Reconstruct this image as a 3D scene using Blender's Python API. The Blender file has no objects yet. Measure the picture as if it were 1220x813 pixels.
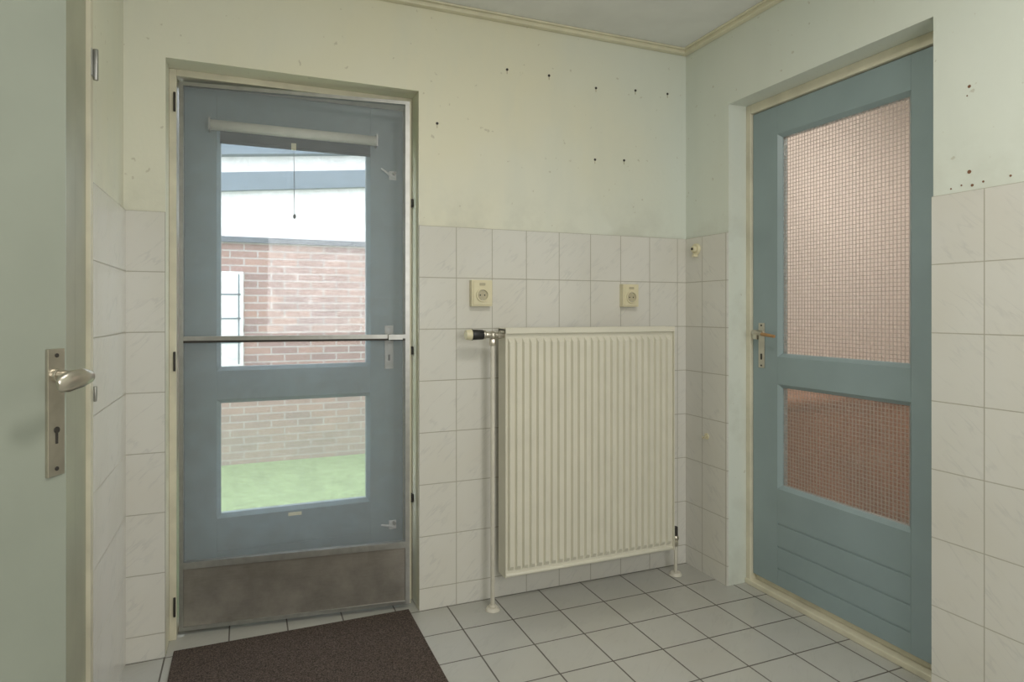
import bpy, bmesh, math
from mathutils import Matrix, Vector
D=bpy.data; SC=bpy.context.scene
SC.view_settings.view_transform='Standard'
SC.view_settings.look='None'
SC.view_settings.exposure=0.0

# ------------------------------------------------------------ materials
def newmat(n):
    m=D.materials.new(n); m.use_nodes=True
    nt=m.node_tree; b=nt.nodes['Principled BSDF']
    return m,nt,b
def N(nt,t,**k):
    n=nt.nodes.new(t)
    for a,v in k.items(): setattr(n,a,v)
    return n
def math_n(nt,op,a,b=None,clamp=False):
    n=N(nt,'ShaderNodeMath',operation=op); n.use_clamp=clamp
    for i,v in enumerate((a,b)):
        if v is None: continue
        if hasattr(v,'links'): nt.links.new(v,n.inputs[i])
        else: n.inputs[i].default_value=v
    return n.outputs[0]
def mixc(nt,f,a,b,mode='MIX'):
    n=N(nt,'ShaderNodeMix',data_type='RGBA',blend_type=mode)
    for i,v in ((0,f),(6,a),(7,b)):
        if hasattr(v,'links'): nt.links.new(v,n.inputs[i])
        elif i==0: n.inputs[0].default_value=v
        else: n.inputs[i].default_value=(*v,1)
    return n.outputs[2]
def noise(nt,vec,scale,detail=3,rough=.5):
    n=N(nt,'ShaderNodeTexNoise'); n.inputs['Scale'].default_value=scale
    n.inputs['Detail'].default_value=detail; n.inputs['Roughness'].default_value=rough
    nt.links.new(vec,n.inputs['Vector']); return n.outputs['Fac']
def ramp(nt,f,lo,hi):
    n=N(nt,'ShaderNodeMapRange'); n.inputs[1].default_value=lo; n.inputs[2].default_value=hi
    nt.links.new(f,n.inputs[0]); return n.outputs[0]
def pos(nt): return N(nt,'ShaderNodeNewGeometry').outputs['Position']
def vscale(nt,v,s):
    n=N(nt,'ShaderNodeVectorMath',operation='MULTIPLY'); nt.links.new(v,n.inputs[0]); n.inputs[1].default_value=s
    return n.outputs[0]
def bump(nt,b,h,strength=.3,dist=.002):
    n=N(nt,'ShaderNodeBump'); n.inputs['Strength'].default_value=strength; n.inputs['Distance'].default_value=dist
    nt.links.new(h,n.inputs['Height']); nt.links.new(n.outputs[0],b.inputs['Normal'])

def plain(name,col,rough=.5,metal=0.,var=.06,scale=30,bmp=0.):
    m,nt,b=newmat(name)
    p=pos(nt); f=noise(nt,p,scale,4)
    c2=tuple(max(0,c*(1-3*var)) for c in col)
    nt.links.new(mixc(nt,ramp(nt,f,.35,.8),col,c2),b.inputs['Base Color'])
    b.inputs['Roughness'].default_value=rough; b.inputs['Metallic'].default_value=metal
    if bmp: bump(nt,b,f,bmp,.002)
    return m

def tile_mat(name,axis,phase,pw,z0,ph,base,grout,vein,rough=.2,floor=False,mort=.0016,veinamt=.3):
    m,nt,b=newmat(name)
    p=pos(nt); s=N(nt,'ShaderNodeSeparateXYZ'); nt.links.new(p,s.inputs[0])
    hu=s.outputs['XYZ'.index(axis)]; hv=s.outputs[1] if floor else s.outputs[2]
    u=math_n(nt,'ADD',hu,-phase+pw*40); v=math_n(nt,'ADD',hv,-z0+ph*40)
    c=N(nt,'ShaderNodeCombineXYZ'); nt.links.new(u,c.inputs[0]); nt.links.new(v,c.inputs[1])
    br=N(nt,'ShaderNodeTexBrick'); br.offset=0; br.squash=1
    nt.links.new(c.outputs[0],br.inputs['Vector'])
    br.inputs['Scale'].default_value=1; br.inputs['Mortar Size'].default_value=mort
    br.inputs['Mortar Smooth'].default_value=.15
    br.inputs['Brick Width'].default_value=pw; br.inputs['Row Height'].default_value=ph
    iu=math_n(nt,'FLOOR',math_n(nt,'DIVIDE',u,pw)); iv=math_n(nt,'FLOOR',math_n(nt,'DIVIDE',v,ph))
    ci=N(nt,'ShaderNodeCombineXYZ'); nt.links.new(iu,ci.inputs[0]); nt.links.new(iv,ci.inputs[1])
    wn=N(nt,'ShaderNodeTexWhiteNoise',noise_dimensions='3D'); nt.links.new(ci.outputs[0],wn.inputs['Vector'])
    off=vscale(nt,wn.outputs['Color'],(7,7,7))
    vr=N(nt,'ShaderNodeVectorRotate',rotation_type='Z_AXIS'); vr.inputs['Angle'].default_value=math.radians(-42)
    nt.links.new(c.outputs[0],vr.inputs['Vector'])
    ad=N(nt,'ShaderNodeVectorMath',operation='ADD'); nt.links.new(vscale(nt,vr.outputs[0],(5,26,1)),ad.inputs[0]); nt.links.new(off,ad.inputs[1])
    f=noise(nt,ad.outputs[0],1.0,3,.5)
    rid=math_n(nt,'ABSOLUTE',math_n(nt,'SUBTRACT',f,.5))
    vf=math_n(nt,'SUBTRACT',1.,ramp(nt,rid,0.,.035))
    msk=ramp(nt,noise(nt,c.outputs[0],11,2),.42,.62)
    vf=math_n(nt,'MULTIPLY',math_n(nt,'MULTIPLY',vf,msk),veinamt)
    soft=noise(nt,c.outputs[0],3.5,3)
    bc=mixc(nt,math_n(nt,'MULTIPLY',wn.outputs['Value'],.4),base,tuple(x*.93 for x in base))
    bc=mixc(nt,math_n(nt,'MULTIPLY',ramp(nt,soft,.4,.75),.4),bc,tuple(x*y for x,y in zip(base,(.92,.89,.82))))
    bc=mixc(nt,vf,bc,vein)
    bc=mixc(nt,br.outputs['Fac'],bc,grout)
    nt.links.new(bc,b.inputs['Base Color'])
    rr=math_n(nt,'ADD',math_n(nt,'MULTIPLY',br.outputs['Fac'],.5),rough); nt.links.new(rr,b.inputs['Roughness'])
    bump(nt,b,math_n(nt,'SUBTRACT',1.,br.outputs['Fac']),.5,.0015)
    return m

def plaster():
    m,nt,b=newmat('painted_plaster')
    p=pos(nt); s=N(nt,'ShaderNodeSeparateXYZ'); nt.links.new(p,s.inputs[0])
    f1=noise(nt,p,1.3,3,.5); f2=noise(nt,vscale(nt,p,(5,5,1.5)),1.3,4,.6); f3=noise(nt,p,55,4,.6)
    # newer bluish paint towards the right-hand corner, older cream paint elsewhere
    edge=math_n(nt,'ADD',s.outputs[0],math_n(nt,'MULTIPLY',f1,.9))
    k=ramp(nt,edge,1.5,2.3)
    c=mixc(nt,k,(.81,.785,.615),(.74,.785,.715))
    c=mixc(nt,math_n(nt,'MULTIPLY',ramp(nt,f1,.42,.62),.4),c,(.79,.81,.74))
    c=mixc(nt,math_n(nt,'MULTIPLY',ramp(nt,f2,.5,.8),.3),c,(.67,.71,.64))
    # grime just above the tiles
    low=math_n(nt,'SUBTRACT',1.,ramp(nt,s.outputs[2],1.52,1.72))
    g=math_n(nt,'MULTIPLY',math_n(nt,'MULTIPLY',low,ramp(nt,noise(nt,p,7,4,.6),.45,.7)),.35)
    c=mixc(nt,g,c,(.50,.50,.42))
    sp=noise(nt,p,34,2,.5)
    c=mixc(nt,math_n(nt,'MULTIPLY',ramp(nt,sp,.71,.75),.4),c,(.42,.38,.27))
    nt.links.new(c,b.inputs['Base Color']); b.inputs['Roughness'].default_value=.45
    bump(nt,b,f3,.3,.002)
    return m
TB=(.76,.75,.70); TG=(.44,.42,.35); TV=(.50,.50,.49)
M={}
M['plaster']=plaster()
M['t_back']=tile_mat('tile_back','X',.7877,.154,1.519,.205,TB,TG,TV)
M['t_backl']=tile_mat('tile_back_pier','X',-.25,.154,1.519,.205,TB,TG,TV)
M['t_rfar']=tile_mat('tile_right_far','Y',2.368,.154,1.519,.205,TB,TG,TV)
M['t_rnear']=tile_mat('tile_right_near','Y',1.163,.152,1.525,.205,tuple(x*.95 for x in TB),TG,TV)
M['t_left']=tile_mat('tile_left','Y',2.34,.154,1.519,.205,TB,TG,TV)
M['t_floor']=tile_mat('tile_floor','X',.748,.2,2.28,.2,(.49,.49,.455),(.11,.10,.085),(.40,.40,.37),rough=.17,floor=True,mort=.0028,veinamt=.3)
M['ceil']=plain('ceiling_paint',(.82,.83,.80),.8,0,.03,6,.1)
M['cream']=plain('cream_paint',(.74,.70,.55),.4,0,.08,9)
M['trim']=plain('trim_cream',(.78,.74,.56),.45,0,.05,12)
M['blue']=plain('blue_door_paint',(.30,.385,.405),.33,0,.04,5,.03)
M['blue2']=plain('blue_door_paint_weathered',(.235,.32,.36),.35,0,.06,7,.03)
M['green']=plain('grey_green_paint',(.37,.405,.345),.3,0,.04,4,.03)
M['olive']=plain('frame_paint_old',(.40,.41,.31),.4,0,.06,7)
M['alu']=plain('aluminium',(.42,.42,.40),.38,.8,.06,40)
M['chrome']=plain('nickel',(.62,.58,.50),.28,.9,.08,25)
M['dark']=plain('dark_metal',(.05,.045,.04),.5,.3)
M['black']=plain('black_plastic',(.02,.02,.02),.4)
M['rad']=plain('radiator_enamel',(.78,.755,.64),.33,0,.02,10)
M['pipe']=plain('pipe_paint',(.70,.67,.58),.4,0,.05,20)
M['ivory']=plain('ivory_plastic',(.80,.74,.52),.35,0,.03,20)
M['blindtube']=plain('blind_tube',(.90,.88,.80),.35,0,.02,20)
M['socket_in']=plain('socket_recess',(.55,.50,.35),.4)
M['wood']=plain('handle_wood',(.42,.24,.10),.4)
M['white']=plain('white_board',(.88,.88,.88),.5)
M['slate']=plain('slate_fascia',(.17,.22,.265),.6)
M['dslate']=plain('dark_capping',(.12,.14,.17),.6)
M['fabric']=plain('blind_fabric',(.05,.06,.08),.8)
M['pink']=plain('hall_wall_paint',(.72,.64,.585),.7,0,.05,2)
M['brownwood']=plain('cabinet_wood',(.36,.15,.07),.4,0,.15,5)
M['rust']=plain('rust_stain',(.22,.11,.06),.8)
def kick():
    m,nt,b=newmat('kick_plate_stained'); p=pos(nt)
    f=noise(nt,p,7,6,.65); g=noise(nt,vscale(nt,p,(8,8,90)),2,3)
    s=N(nt,'ShaderNodeSeparateXYZ'); nt.links.new(p,s.inputs[0])
    h=ramp(nt,s.outputs[2],.10,.26)
    c=mixc(nt,ramp(nt,f,.3,.75),(.22,.205,.185),(.46,.43,.385))
    c=mixc(nt,math_n(nt,'MULTIPLY',h,.5),c,(.15,.13,.11))
    c=mixc(nt,math_n(nt,'MULTIPLY',g,.25),c,(.5,.47,.42))
    nt.links.new(c,b.inputs['Base Color']); b.inputs['Metallic'].default_value=.55; b.inputs['Roughness'].default_value=.36
    return m
M['kick']=kick()
def matm():
    m,nt,b=newmat('coir_mat'); p=pos(nt)
    f=noise(nt,p,230,2,.7); g=noise(nt,p,90,3,.7)
    c=mixc(nt,ramp(nt,f,.38,.62),(.026,.018,.014),(.145,.105,.083))
    c=mixc(nt,math_n(nt,'MULTIPLY',ramp(nt,g,.5,.7),.4),c,(.02,.012,.01))
    nt.links.new(c,b.inputs['Base Color']); b.inputs['Roughness'].default_value=.95
    bump(nt,b,f,1.,.004); return m
M['mat']=matm()
def glass(name,tint=(1,1,1),fac=.05):
    m=D.materials.new(name); m.use_nodes=True; nt=m.node_tree; nt.nodes.clear()
    o=N(nt,'ShaderNodeOutputMaterial'); t=N(nt,'ShaderNodeBsdfTransparent'); t.inputs[0].default_value=(*tint,1)
    g=N(nt,'ShaderNodeBsdfGlossy'); g.inputs['Roughness'].default_value=.03
    x=N(nt,'ShaderNodeMixShader'); x.inputs[0].default_value=fac
    nt.links.new(t.outputs[0],x.inputs[1]); nt.links.new(g.outputs[0],x.inputs[2]); nt.links.new(x.outputs[0],o.inputs[0]); return m
M['glass']=glass('clear_glass')
def screen():
    m=D.materials.new('fly_mesh'); m.use_nodes=True; nt=m.node_tree; nt.nodes.clear()
    o=N(nt,'ShaderNodeOutputMaterial'); t=N(nt,'ShaderNodeBsdfTransparent')
    g=N(nt,'ShaderNodeBsdfDiffuse'); g.inputs[0].default_value=(.48,.51,.53,1)
    x=N(nt,'ShaderNodeMixShader')
    p=pos(nt); f=noise(nt,p,14,4,.6)
    nt.links.new(math_n(nt,'ADD',math_n(nt,'MULTIPLY',f,.16),.14),x.inputs[0])
    nt.links.new(t.outputs[0],x.inputs[1]); nt.links.new(g.outputs[0],x.inputs[2]); nt.links.new(x.outputs[0],o.inputs[0]); return m
M['screen']=screen()
def wired():
    m,nt,b=newmat('wired_glass'); p=pos(nt)
    s=N(nt,'ShaderNodeSeparateXYZ'); nt.links.new(p,s.inputs[0])
    c=N(nt,'ShaderNodeCombineXYZ'); nt.links.new(math_n(nt,'ADD',s.outputs[1],5),c.inputs[0]); nt.links.new(math_n(nt,'ADD',s.outputs[2],5),c.inputs[1])
    br=N(nt,'ShaderNodeTexBrick'); br.offset=0; nt.links.new(c.outputs[0],br.inputs['Vector'])
    br.inputs['Scale'].default_value=1; br.inputs['Mortar Size'].default_value=.0011; br.inputs['Mortar Smooth'].default_value=.3
    br.inputs['Brick Width'].default_value=.0145; br.inputs['Row Height'].default_value=.0145
    b.inputs['Base Color'].default_value=(.97,.95,.93,1); b.inputs['Transmission Weight'].default_value=1
    b.inputs['Roughness'].default_value=.22; b.inputs['IOR'].default_value=1.25
    bump(nt,b,math_n(nt,'ADD',math_n(nt,'MULTIPLY',noise(nt,p,160,2),.6),br.outputs['Fac']),.3,.002)
    d=N(nt,'ShaderNodeBsdfDiffuse'); d.inputs[0].default_value=(.60,.575,.54,1)
    x0=N(nt,'ShaderNodeMixShader'); x0.inputs[0].default_value=.16
    nt.links.new(b.outputs[0],x0.inputs[1]); nt.links.new(d.outputs[0],x0.inputs[2])
    w=N(nt,'ShaderNodeBsdfDiffuse'); w.inputs[0].default_value=(.50,.46,.42,1)
    x=N(nt,'ShaderNodeMixShader'); nt.links.new(math_n(nt,'MULTIPLY',br.outputs['Fac'],.6),x.inputs[0])
    nt.links.new(x0.outputs[0],x.inputs[1]); nt.links.new(w.outputs[0],x.inputs[2])
    nt.links.new(x.outputs[0],nt.nodes['Material Output'].inputs[0])
    return m
M['wired']=wired()
def brick():
    m,nt,b=newmat('brickwork'); p=pos(nt)
    s=N(nt,'ShaderNodeSeparateXYZ'); nt.links.new(p,s.inputs[0])
    c=N(nt,'ShaderNodeCombineXYZ'); nt.links.new(math_n(nt,'ADD',s.outputs[0],20),c.inputs[0]); nt.links.new(math_n(nt,'ADD',s.outputs[2],5),c.inputs[1])
    br=N(nt,'ShaderNodeTexBrick'); nt.links.new(c.outputs[0],br.inputs['Vector'])
    br.inputs['Color1'].default_value=(.40,.25,.21,1); br.inputs['Color2'].default_value=(.29,.19,.18,1); br.inputs['Mortar'].default_value=(.45,.42,.40,1)
    br.inputs['Scale'].default_value=1; br.inputs['Mortar Size'].default_value=.006
    br.inputs['Brick Width'].default_value=.215; br.inputs['Row Height'].default_value=.0625
    h=ramp(nt,s.outputs[2],.1,.65)
    col=mixc(nt,math_n(nt,'MULTIPLY',math_n(nt,'SUBTRACT',1.,h),.5),br.outputs['Color'],(.36,.36,.29))
    nt.links.new(col,b.inputs['Base Color']); b.inputs['Roughness'].default_value=.9; return m
M['brick']=brick()
M['grass']=plain('artificial_grass',(.33,.44,.23),.9,0,.13,25,.5)

# ------------------------------------------------------------ builder
class B:
    def __init__(s): s.bm=bmesh.new(); s.mats=[]
    def mi(s,k):
        if k not in s.mats: s.mats.append(k)
        return s.mats.index(k)
    def hexa(s,pts,mat):
        vs=[s.bm.verts.new(p) for p in pts]; i=s.mi(mat)
        for f in ((0,3,2,1),(4,5,6,7),(0,1,5,4),(1,2,6,5),(2,3,7,6),(3,0,4,7)):
            s.bm.faces.new([vs[j] for j in f]).material_index=i
    def box(s,x0,x1,y0,y1,z0,z1,mat):
        s.hexa([(x0,y0,z0),(x1,y0,z0),(x1,y1,z0),(x0,y1,z0),(x0,y0,z1),(x1,y0,z1),(x1,y1,z1),(x0,y1,z1)],mat)
    def quad(s,pts,mat):
        s.bm.faces.new([s.bm.verts.new(p) for p in pts]).material_index=s.mi(mat)
    def cyl(s,p0,p1,r0,mat,r1=None,n=20):
        r1=r0 if r1 is None else r1
        p0=Vector(p0);p1=Vector(p1);d=(p1-p0).normalized()
        a=d.orthogonal().normalized(); b=d.cross(a); i=s.mi(mat)
        A=[s.bm.verts.new(p0+(a*math.cos(t)+b*math.sin(t))*r0) for t in [2*math.pi*k/n for k in range(n)]]
        C=[s.bm.verts.new(p1+(a*math.cos(t)+b*math.sin(t))*r1) for t in [2*math.pi*k/n for k in range(n)]]
        for k in range(n):
            f=s.bm.faces.new([A[k],A[(k+1)%n],C[(k+1)%n],C[k]]); f.material_index=i; f.smooth=True
        s.bm.faces.new(A[::-1]).material_index=i; s.bm.faces.new(C).material_index=i
    def tube(s,pts,rs,mat,n=16):
        i=s.mi(mat); rings=[]
        pts=[Vector(p) for p in pts]
        for k,p in enumerate(pts):
            d=(pts[min(k+1,len(pts)-1)]-pts[max(k-1,0)]).normalized()
            up=Vector((0,0,1)) if abs(d.z)<.9 else Vector((0,1,0))
            a=d.cross(up).normalized(); b=a.cross(d).normalized()
            ra,rb=rs[k] if isinstance(rs[k],tuple) else (rs[k],rs[k])
            rings.append([s.bm.verts.new(p+a*math.cos(2*math.pi*j/n)*ra+b*math.sin(2*math.pi*j/n)*rb) for j in range(n)])
        for A,C in zip(rings,rings[1:]):
            for j in range(n):
                f=s.bm.faces.new([A[j],A[(j+1)%n],C[(j+1)%n],C[j]]); f.material_index=i; f.smooth=True
        s.bm.faces.new(rings[0][::-1]).material_index=i; s.bm.faces.new(rings[-1]).material_index=i
    def sphere(s,c,r,mat,sc=(1,1,1)):
        i=s.mi(mat)
        g=bmesh.ops.create_uvsphere(s.bm,u_segments=16,v_segments=10,radius=r,matrix=Matrix.Translation(c)@Matrix.Diagonal((*sc,1)))
        for v in g['verts']:
            for f in v.link_faces: f.material_index=i; f.smooth=True
    def slope_frame(s,x0,x1,z0,z1,w,ya,yb,mat):
        o=[(x0,ya,z0),(x1,ya,z0),(x1,ya,z1),(x0,ya,z1)]
        n=[(x0+w,yb,z0+w),(x1-w,yb,z0+w),(x1-w,yb,z1-w),(x0+w,yb,z1-w)]
        for k in range(4):
            j=(k+1)%4; s.quad([o[k],o[j],n[j],n[k]],mat)
    def done(s,name,loc=(0,0,0),rz=0,bevel=0,parent=None,recalc=True):
        if recalc: bmesh.ops.recalc_face_normals(s.bm,faces=s.bm.faces[:])
        me=D.meshes.new(name); s.bm.to_mesh(me); s.bm.free()
        for k in s.mats: me.materials.append(M[k])
        o=D.objects.new(name,me); SC.collection.objects.link(o)
        o.location=loc; o.rotation_euler=(0,0,rz)
        if parent: o.parent=parent
        if bevel:
            md=o.modifiers.new('bevel','BEVEL'); md.width=bevel; md.segments=2; md.limit_method='ANGLE'; md.angle_limit=math.radians(40)
        return o

# ------------------------------------------------------------ room shell
YB=2.495; XL=-.375; XR=1.92; ZC=2.40; YF=-1.2; XN=-.76
b=B(); b.box(XN-.15,3.7,YF-.15,2.76,-.12,0,'t_floor'); b.done('floor')
b=B(); b.box(XN-.15,3.7,YF-.15,2.77,ZC,ZC+.15,'ceil'); b.done('ceiling')
b=B()
b.box(XL-.15,-.25,YB,2.77,0,ZC,'plaster'); b.box(.635,XR+.15,YB,2.77,0,ZC,'plaster'); b.box(-.25,.635,YB,2.77,2.05,ZC,'plaster')
b.box(XL,-.25,YB-.008,YB,0,1.519,'t_backl'); b.box(.635,XR,YB-.008,YB,0,1.519,'t_back')
b.done('wall_back')
b=B()
b.box(XR,XR+.15,2.205,YB,0,ZC,'plaster'); b.box(XR,XR+.15,YF,1.313,0,ZC,'plaster'); b.box(XR,XR+.15,1.313,2.205,2.07,ZC,'plaster')
b.box(XR-.008,XR,2.205,YB-.008,0,1.519,'t_rfar'); b.box(XR-.008,XR,YF,1.313,0,1.525,'t_rnear')
b.done('wall_right')
b=B()
b.box(XL-.15,XL,1.95,YB,0,ZC,'plaster')
b.box(XL,XL+.008,1.965,YB-.008,0,1.519,'t_left')
b.box(XN-.15,XN,YF,1.95,0,ZC,'plaster'); b.box(XN-.15,XL-.15,1.95,2.1,0,ZC,'plaster')
b.done('wall_left')
b=B(); b.box(XN-.15,XR+.15,YF-.15,YF,0,ZC,'plaster'); b.done('wall_front')
b=B()
b.box(3.55,3.7,-.1,2.77,0,ZC,'pink'); b.box(2.07,3.55,2.6,2.77,0,ZC,'pink'); b.box(2.07,3.55,.2,.35,0,ZC,'pink')
b.done('wall_hall')
b=B(); b.box(XL,XR,YB-.03,YB,ZC-.022,ZC,'trim'); b.box(XL,XR,YB-.045,YB-.03,ZC-.008,ZC,'trim'); b.done('trim_1',bevel=.004)
b=B(); b.box(XR-.03,XR,YF,YB-.03,ZC-.022,ZC,'trim'); b.box(XR-.045,XR-.03,YF,YB-.045,ZC-.008,ZC,'trim'); b.done('trim_2',bevel=.004)

# ------------------------------------------------------------ back door frame + threshold
b=B()
b.box(-.25,-.226,2.60,2.75,0,2.05,'cream'); b.box(.616,.635,2.60,2.75,0,2.05,'cream'); b.box(-.226,.616,2.60,2.75,2.026,2.05,'cream')
b.box(-.226,.616,2.66,2.76,-.0,.012,'cream')
for z in (1.93,1.0,.12): b.cyl((-.232,2.595,z-.035),(-.232,2.595,z+.035),.004,'dark')
for z in (1.62,.42,1.02): b.box(.620,.634,2.575,2.60,z-.016,z+.016,'dark')
b.done('trim_back_door_frame',bevel=.002)

def glazed_door(name,w,h0,h1,opens,mat,gmat,grooves,loc,rz,t=.04,gd=.003):
    b=B(); zs=sorted(opens,key=lambda o:o[2])
    x0,x1=zs[0][0],zs[0][1]; m=.014
    b.box(0,x0-m,0,t,h0,h1,mat); b.box(x1+m,w,0,t,h0,h1,mat)
    b.box(x0-m,x1+m,0,t,zs[-1][3]+m,h1,mat)
    b.box(x0-m,x1+m,0,t,zs[0][3]+m,zs[1][2]-m,mat)
    z=h0
    for g in sorted(grooves):
        b.box(x0-m,x1+m,0,t,z,g-.0025,mat); b.box(x0-m,x1+m,gd,t,g-.0025,g+.0025,mat); z=g+.0025
    b.box(x0-m,x1+m,0,t,z,zs[0][2]-m,mat)
    for (a,c,z0,z1) in zs:
        b.slope_frame(a-m,c+m,z0-m,z1+m,m,.0005,.014,mat)
        for (p,q,r,s_) in ((a-m,a,z0-m,z1+m),(c,c+m,z0-m,z1+m),(a,c,z0-m,z0),(a,c,z1,z1+m)):
            b.box(p,q,.0145,t,r,s_,mat)
    o=b.done(name,loc,rz,bevel=.0012)
    b=B()
    for (a,c,z0,z1) in zs: b.box(a-.004,c+.004,.018,.022,z0-.004,z1+.004,gmat)
    b.done('glass_panes',parent=o)
    return o
BX=-.2115; BY=2.68
door1=glazed_door('door_1',.825,.03,2.02,[(-.083-BX,.464-BX,.968,1.87),(-.083-BX,.464-BX,.41,.83)],'blue2','glass',[.27],(BX,BY,0),0)
b=B()
xx=.555-BX
b.box(xx-.018,xx+.018,-.004,0,.94,1.12,'alu'); b.cyl((xx,-.03,1.08),(xx,0,1.08),.008,'chrome'); b.tube([(xx,-.03,1.08),(xx-.02,-.035,1.078),(xx-.05,-.032,1.072)],[.008,.008,.006],'chrome')
b.box(xx-.004,xx+.004,-.006,0,.975,1.0,'dark')
b.done('lever_handle',parent=door1,bevel=.001)
b=B()
for z in (1.745,.29):
    b.box(xx+.0,xx+.03,-.006,0,z-.018,z+.018,'white'); b.tube([(xx+.025,-.012,z-.012),(xx,-.016,z),(xx-.035,-.014,z+.008 if z<1 else z+.025)],[.005,.005,.0035],'white')
    b.cyl((xx+.02,-.02,z+.008),(xx+.02,0,z+.008),.007,'alu')
b.done('window_stay',parent=door1,bevel=.001)
b=B(); b.box(.37,.42,-.002,0,.375,.388,'ivory'); b.done('label',parent=door1)
b=B()
b.cyl((-.118,2.652,1.876),(.495,2.652,1.876),.0195,'blindtube',n=28)
b.box(-.085,.475,2.664,2.667,1.818,1.875,'fabric'); b.cyl((-.085,2.665,1.818),(.475,2.665,1.818),.006,'fabric')
b.box(-.124,-.118,2.632,2.677,1.852,1.90,'alu'); b.box(.495,.501,2.632,2.677,1.852,1.90,'alu')
b.cyl((.177,2.652,1.82),(.180,2.652,1.555),.0012,'fabric',n=6); b.sphere((.18,2.652,1.55),.006,'dark',(1,1,1.6)); b.box(.168,.186,2.650,2.660,1.81,1.835,'ivory')
b.done('roller_blind')
W=.834; T=.022; h0=.015; h1=2.016
b=B()
b.box(0,.014,0,T,h0,h1,'alu'); b.box(W-.018,W,0,T,h0,h1,'alu'); b.box(.014,W-.018,0,T,h1-.014,h1,'alu'); b.box(.014,W-.018,0,T,h0,h0+.014,'alu')
b.box(.014,W-.018,-.004,T,1.072,1.088,'alu'); b.box(.014,W-.018,.002,T,1.064,1.072,'dark'); b.box(.014,W-.018,-.002,T,.240,.264,'alu')
b.box(.014,W-.018,.004,.012,h0+.014,.240,'kick')
b.box(.014,W-.018,.010,.0105,.264,1.064,'screen'); b.box(.014,W-.018,.010,.0105,1.088,h1-.014,'screen')
b.box(W-.085,W-.03,-.02,-.004,1.068,1.088,'alu')
b.box(W,W+.004,.002,.018,h0,h1,'trim')
b.done('screen_door',(-.2205,2.628,0),-math.atan2(.098,.828),bevel=.0015)

# ------------------------------------------------------------ right door
b=B()
b.box(2.015,2.07,2.178,2.205,0,2.07,'cream'); b.box(2.015,2.07,1.313,1.335,0,2.07,'cream'); b.box(2.015,2.07,1.335,2.178,2.03,2.07,'cream')
b.box(2.008,2.07,1.313,2.205,0,.022,'cream'); b.box(2.045,2.07,1.335,2.178,.022,.055,'cream')
b.box(2.07,2.09,2.178,2.3,0,2.15,'cream'); b.box(2.07,2.09,1.2,1.335,0,2.15,'cream')
b.done('trim_right_door_frame',bevel=.003)
Y0=2.176
door2=glazed_door('door_2',.838,.05,2.027,[(Y0-2.024,Y0-1.476,1.006,1.895),(Y0-2.024,Y0-1.476,.463,.865)],'blue','wired',[.305,.21,.12],(2.028,Y0,0),-math.pi/2,gd=.0022)
b=B(); x=.052
b.box(x-.017,x+.017,-.004,0,.94,1.13,'chrome'); b.cyl((x,-.045,1.09),(x,0,1.09),.009,'chrome')
b.tube([(x-.004,-.045,1.09),(x+.02,-.05,1.09),(x+.05,-.05,1.085)],[.009,.009,.008],'chrome'); b.tube([(x+.05,-.05,1.085),(x+.12,-.05,1.078)],[.008,.006],'wood')
b.box(x-.004,x+.004,-.006,0,.975,1.0,'dark'); b.box(x-.045,x-.02,-.012,0,1.06,1.1,'chrome')
for z in (.95,1.12): b.cyl((x,-.006,z),(x,0,z),.004,'dark',n=10)
b.done('lever_handle',parent=door2,bevel=.001)
b=B()
b.box(2.25,3.4,2.28,2.58,.08,.74,'brownwood'); b.box(2.23,3.42,2.25,2.59,.74,.77,'brownwood')
for xq in (2.27,2.84): b.box(xq,xq+.54,2.265,2.28,.11,.72,'brownwood'); b.sphere((xq+(.48 if xq<2.5 else .06),2.255,.45),.014,'chrome')
for p in ((2.27,2.3),(3.33,2.3),(2.27,2.52),(3.33,2.52)): b.box(p[0],p[0]+.05,p[1],p[1]+.05,0,.08,'brownwood')
b.done('hall_cabinet',bevel=.004)

# ------------------------------------------------------------ left door (standing ajar into the room)
b=B()
b.box(XN,XL+.002,1.82,1.93,0,ZC-.001,'olive'); b.box(XL-.09,XL+.002,1.70,1.82,0,ZC-.001,'olive'); b.box(XL-.09,XL+.012,1.93,1.963,0,ZC-.001,'cream')
b.cyl((XL+.018,1.962,1.78),(XL+.018,1.962,1.86),.006,'alu'); b.box(XL+.012,XL+.014,1.935,1.962,1.785,1.855,'alu')
b.cyl((XL+.016,1.966,.945),(XL+.016,1.966,.985),.004,'alu')
b.done('trim_left_door_frame',bevel=.003)
th=math.radians(28); LX,LY=-.305,1.425
b=B(); b.box(0,.830,0,.04,.01,2.03,'green'); door3=b.done('door_3',(LX-.83*math.sin(th),LY-.83*math.cos(th),0),math.pi/2-th,bevel=.003)
b=B(); x=.799
b.box(x-.019,x+.019,-.006,0,.882,1.112,'chrome')
b.cyl((x,-.012,1.064),(x,0,1.064),.013,'chrome')
b.tube([(x,0,1.064),(x,-.05,1.064),(x-.004,-.066,1.064),(x-.014,-.078,1.064),(x-.035,-.084,1.064),(x-.065,-.083,1.060),(x-.080,-.081,1.057),(x-.086,-.081,1.056)],
       [.009,.009,.010,(.011,.012),(.009,.017),(.008,.018),(.007,.014),(.003,.008)],'chrome')
b.cyl((x,-.008,.965),(x,0,.965),.006,'dark'); b.box(x-.0025,x+.0025,-.0075,0,.94,.965,'dark')
for z in (.895,1.10): b.cyl((x,-.008,z),(x,0,z),.004,'dark',n=10)
b.done('lever_handle',parent=door3,bevel=.001)

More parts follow.
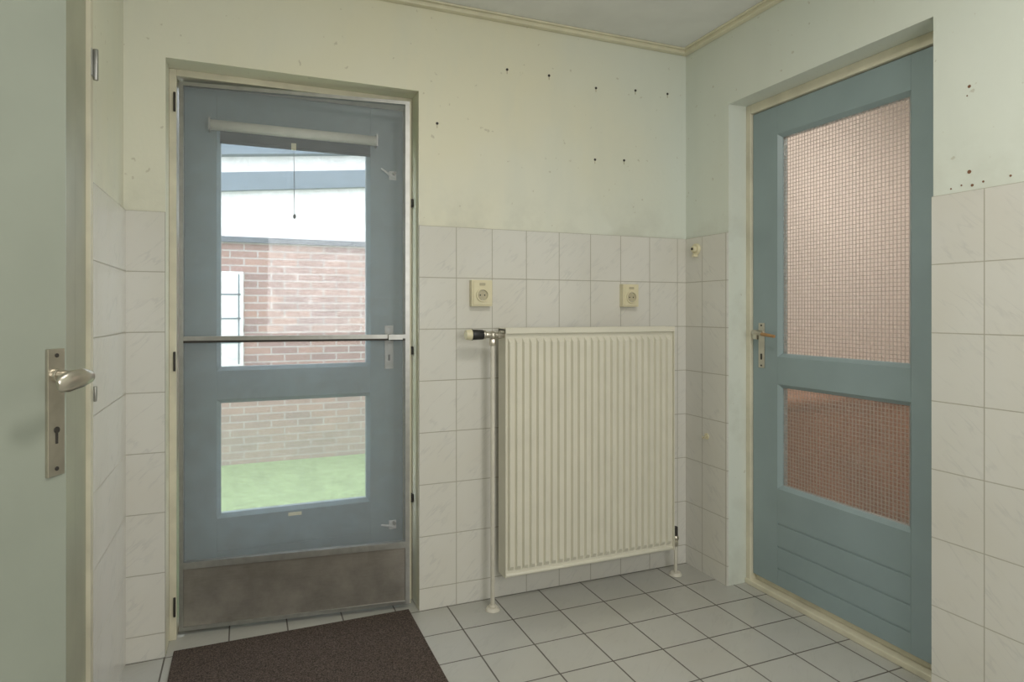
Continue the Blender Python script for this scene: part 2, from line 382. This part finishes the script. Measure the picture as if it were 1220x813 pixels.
# ------------------------------------------------------------ radiator
X0,X1=.955,1.756; Z0,Z1=.120,1.113; YR=2.365
b=B()
b.box(X0,X1,YR+.013,YR+.02,Z0+.004,Z1-.02,'rad')
n=25; mgn=.008; pt=(X1-X0-2*mgn)/n
for k in range(n):
    xa=X0+mgn+k*pt+.003; xb=xa+pt-.006; s=.005; za=Z0+.03; zb=Z1-.045
    b.hexa([(xa,YR+.0135,za-.006),(xb,YR+.0135,za-.006),(xb-s,YR,za+.014),(xa+s,YR,za+.014),
            (xa,YR+.0135,zb+.006),(xb,YR+.0135,zb+.006),(xb-s,YR,zb-.014),(xa+s,YR,zb-.014)],'rad')
b.cyl((X0,YR+.014,Z0+.008),(X1,YR+.014,Z0+.008),.008,'rad',n=12)
b.box(X0+.006,X1-.006,YR+.065,YR+.073,Z0+.01,Z1-.02,'rad')
for k in range(38):
    xx=X0+.02+k*.0205; b.box(xx,xx+.001,YR+.021,YR+.064,Z0+.05,Z1-.06,'pipe')
b.box(X0-.003,X0,YR-.001,YR+.078,Z0+.002,Z1-.004,'rad'); b.box(X1,X1+.003,YR-.001,YR+.078,Z0+.002,Z1-.004,'rad')
b.box(X0-.003,X1+.003,YR-.002,YR+.010,Z1-.022,Z1,'rad'); b.box(X0-.003,X1+.003,YR+.068,YR+.079,Z1-.022,Z1,'rad')
nb=52
for k in range(nb+1):
    xx=X0+k*(X1-X0)/nb; b.box(xx-.003,xx+.003,YR+.010,YR+.068,Z1-.01,Z1-.002,'rad')
for xx in (X0+.12,X1-.12): 
    for z in (Z0+.12,Z1-.15): b.box(xx-.015,xx+.015,YR+.073,YB-.009,z-.03,z+.03,'pipe')
rad=b.done('radiator',bevel=.0012)
b=B(); PX=.905; PY=2.385
b.cyl((PX,PY,0.0),(PX,PY,1.075),.0085,'pipe'); b.cyl((PX,PY,0),(PX,PY,.012),.03,'pipe',r1=.022); b.cyl((PX,PY,.012),(PX,PY,.02),.014,'pipe')
b.cyl((PX,PY,1.045),(PX,PY,1.07),.014,'chrome',n=6); b.sphere((PX,PY,1.085),.017,'chrome')
b.cyl((PX,PY,1.085),(X0,PY,1.085),.011,'chrome'); b.cyl((PX+.02,PY,1.085),(PX+.036,PY,1.085),.016,'chrome',n=6)
b.cyl((PX-.03,PY,1.087),(PX,PY,1.087),.013,'chrome',r1=.013); b.cyl((PX-.04,PY,1.088),(PX-.03,PY,1.088),.018,'chrome')
b.cyl((PX-.085,PY,1.088),(PX-.04,PY,1.088),.021,'black',r1=.019,n=24); b.cyl((PX-.088,PY,1.088),(PX-.085,PY,1.088),.0225,'black')
b.cyl((PX-.112,PY,1.088),(PX-.088,PY,1.088),.019,'ivory',r1=.0215,n=24)
b.done('thermostat_valve_pipe',parent=rad,bevel=.0008)
b=B(); QX=1.783; QY=2.39
b.cyl((QX,QY,0),(QX,QY,.15),.0075,'pipe'); b.cyl((QX,QY,0),(QX,QY,.012),.03,'pipe',r1=.022)
b.cyl((QX,QY,.13),(QX,QY,.155),.013,'chrome',n=6); b.sphere((QX,QY,.165),.015,'chrome'); b.cyl((QX,QY,.17),(QX,QY,.215),.010,'dark'); b.cyl((X1-.005,QY,.165),(QX,QY,.165),.010,'chrome')
b.done('return_valve_pipe',parent=rad,bevel=.0008)

# ------------------------------------------------------------ sockets
def socket(x,z,w,h):
    b=B(); y=YB-.008
    b.box(-w/2,w/2,-.030,0,-h/2,h/2,'ivory')
    b.box(-w/2+.006,w/2-.006,-.034,-.030,-h/2+.006,h/2-.006,'ivory')
    ro,ri=.027,.020; nn=28; zc=-.008; i=b.mi('ivory'); j=b.mi('socket_in')
    ring=lambda r,yy:[b.bm.verts.new((r*math.cos(2*math.pi*k/nn),yy,zc+r*math.sin(2*math.pi*k/nn))) for k in range(nn)]
    A=ring(ro,-.0342);C=ring(ro,-.040);E=ring(ri+.002,-.040);F=ring(ri,-.0345)
    for P,Q,mi_ in ((A,C,i),(C,E,i),(E,F,j)):
        for k in range(nn): b.bm.faces.new([P[k],P[(k+1)%nn],Q[(k+1)%nn],Q[k]]).material_index=mi_
    b.bm.faces.new(F).material_index=j
    for dx in (-.0095,.0095): b.cyl((dx,-.0352,zc),(dx,-.034,zc),.003,'black',n=10)
    for dz in (-.019,.019): b.box(-.003,.003,-.038,-.034,zc+dz-.002,zc+dz+.002,'chrome')
    b.box(-.012,.012,-.037,-.034,h/2-.022,h/2-.012,'socket_in')
    return b.done('wall_socket',(x,y,z),0,bevel=.002)
socket(.887,1.253,.088,.106); socket(1.592,1.25,.080,.100)
b=B()
b.cyl((XR-.008,2.405,1.464),(XR-.020,2.405,1.464),.027,'ivory',r1=.024,n=24); b.cyl((XR-.020,2.405,1.464),(XR-.034,2.405,1.464),.016,'ivory',r1=.013); b.cyl((XR-.034,2.405,1.464),(XR-.038,2.405,1.464),.006,'dark')
b.box(XR-.03,XR-.008,2.398,2.412,1.428,1.44,'ivory')
b.done('wall_push_button',bevel=.001)
b=B()
b.cyl((XR-.008,2.335,.62),(XR-.012,2.335,.62),.014,'ivory'); b.tube([(XR-.012,2.335,.625),(XR-.03,2.335,.612),(XR-.034,2.335,.622)],[.004,.004,.003],'ivory')
b.done('wall_hook')
b=B()
for (x,z) in ((1.205,2.19),(1.435,2.167),(1.64,2.183),(1.815,2.19),(1.43,1.85),(1.011,2.188),(1.58,1.86),(.71,1.93)):
    b.cyl((x,YB,z),(x,YB-.002,z),.0055,'dark',n=10); b.box(x-.0015,x+.0015,YB-.0012,YB,z-.018,z,'socket_in')
for (y,z,r) in ((1.208,1.825,.0045),(1.208,1.58,.0055),(1.19,2.13,.004),(1.26,1.54,.0025),(1.1,1.548,.003),(1.2,1.54,.004),(1.17,1.545,.003),(1.23,1.545,.0025),(1.214,1.80,.002)):
    b.cyl((XR,y,z),(XR-.001,y,z),r,'rust',n=10)
b.done('wall_screw_holes')

b=B(); b.box(-.226,.596,1.70,2.50,0.0,.010,'mat'); b.done('doormat',bevel=.003)

# ------------------------------------------------------------ outside
b=B(); b.box(-7,8,2.78,14,-.2,-.1,'grass'); b.done('lawn')
b=B(); YE=5.86
b.box(-5,7,YE,YE+.2,-.1,1.755,'brick'); b.box(-5,7,YE-.04,YE+.2,1.755,1.80,'dslate')
b.box(-5,7,YE+.0,YE+.2,1.80,3.0,'white')
def band(za,zb,dy,mat):
    f=lambda X:.1*(X+.17)
    xa,xb=-5,7
    b.hexa([(xa,YE-dy,za+f(xa)),(xb,YE-dy,za+f(xb)),(xb,YE,za+f(xb)),(xa,YE,za+f(xa)),(xa,YE-dy,zb+f(xa)),(xb,YE-dy,zb+f(xb)),(xb,YE,zb+f(xb)),(xa,YE,zb+f(xa))],mat)
band(2.17,2.32,.06,'slate'); band(2.46,2.60,.10,'slate')
b.box(-.62,-.01,YE-.03,YE,.72,1.51,'white')
for z in (.92,1.12,1.32): b.box(-.62,-.03,YE-.036,YE-.03,z-.006,z+.006,'slate')
b.box(-.05,-.04,YE-.036,YE-.03,.74,1.49,'slate')
b.done('neighbouring_outbuilding')

# ------------------------------------------------------------ light
w=D.worlds.new('overcast_sky'); SC.world=w; w.use_nodes=True
bg=w.node_tree.nodes['Background']; bg.inputs[0].default_value=(.86,.93,1,1); bg.inputs[1].default_value=4.4
def area(name,loc,target,size,power,col,sy=None):
    l=D.lights.new(name,'AREA'); l.energy=power; l.size=size; l.color=col
    if sy: l.shape='RECTANGLE'; l.size_y=sy
    o=D.objects.new(name,l); SC.collection.objects.link(o); o.location=loc
    o.rotation_euler=(Vector(target)-Vector(loc)).to_track_quat('-Z','Y').to_euler(); return o
area('rear_fill_light',(.75,-1.1,1.5),(1.0,2.4,1.2),1.1,23,(1,.985,.97),1.1)  # added frontal fill behind the camera; the rear wall has no window
area('ceiling_fill_light',(.8,.75,2.36),(.8,.75,0),.4,12.5,(1,.955,.88))  # added overhead fill, out of view; no lamp fixture is modelled
area('hall_lamp_light',(2.9,1.7,2.36),(2.9,1.9,0),.5,21,(1,.94,.88))

cam=D.cameras.new('camera'); co=D.objects.new('camera',cam); SC.collection.objects.link(co)
co.location=(0,0,1.18); co.rotation_euler=(math.radians(90),0,math.radians(-22.5))
cam.sensor_width=36; cam.lens=769/1220*36; cam.shift_y=-35.5/1220; cam.clip_start=.03
SC.camera=co
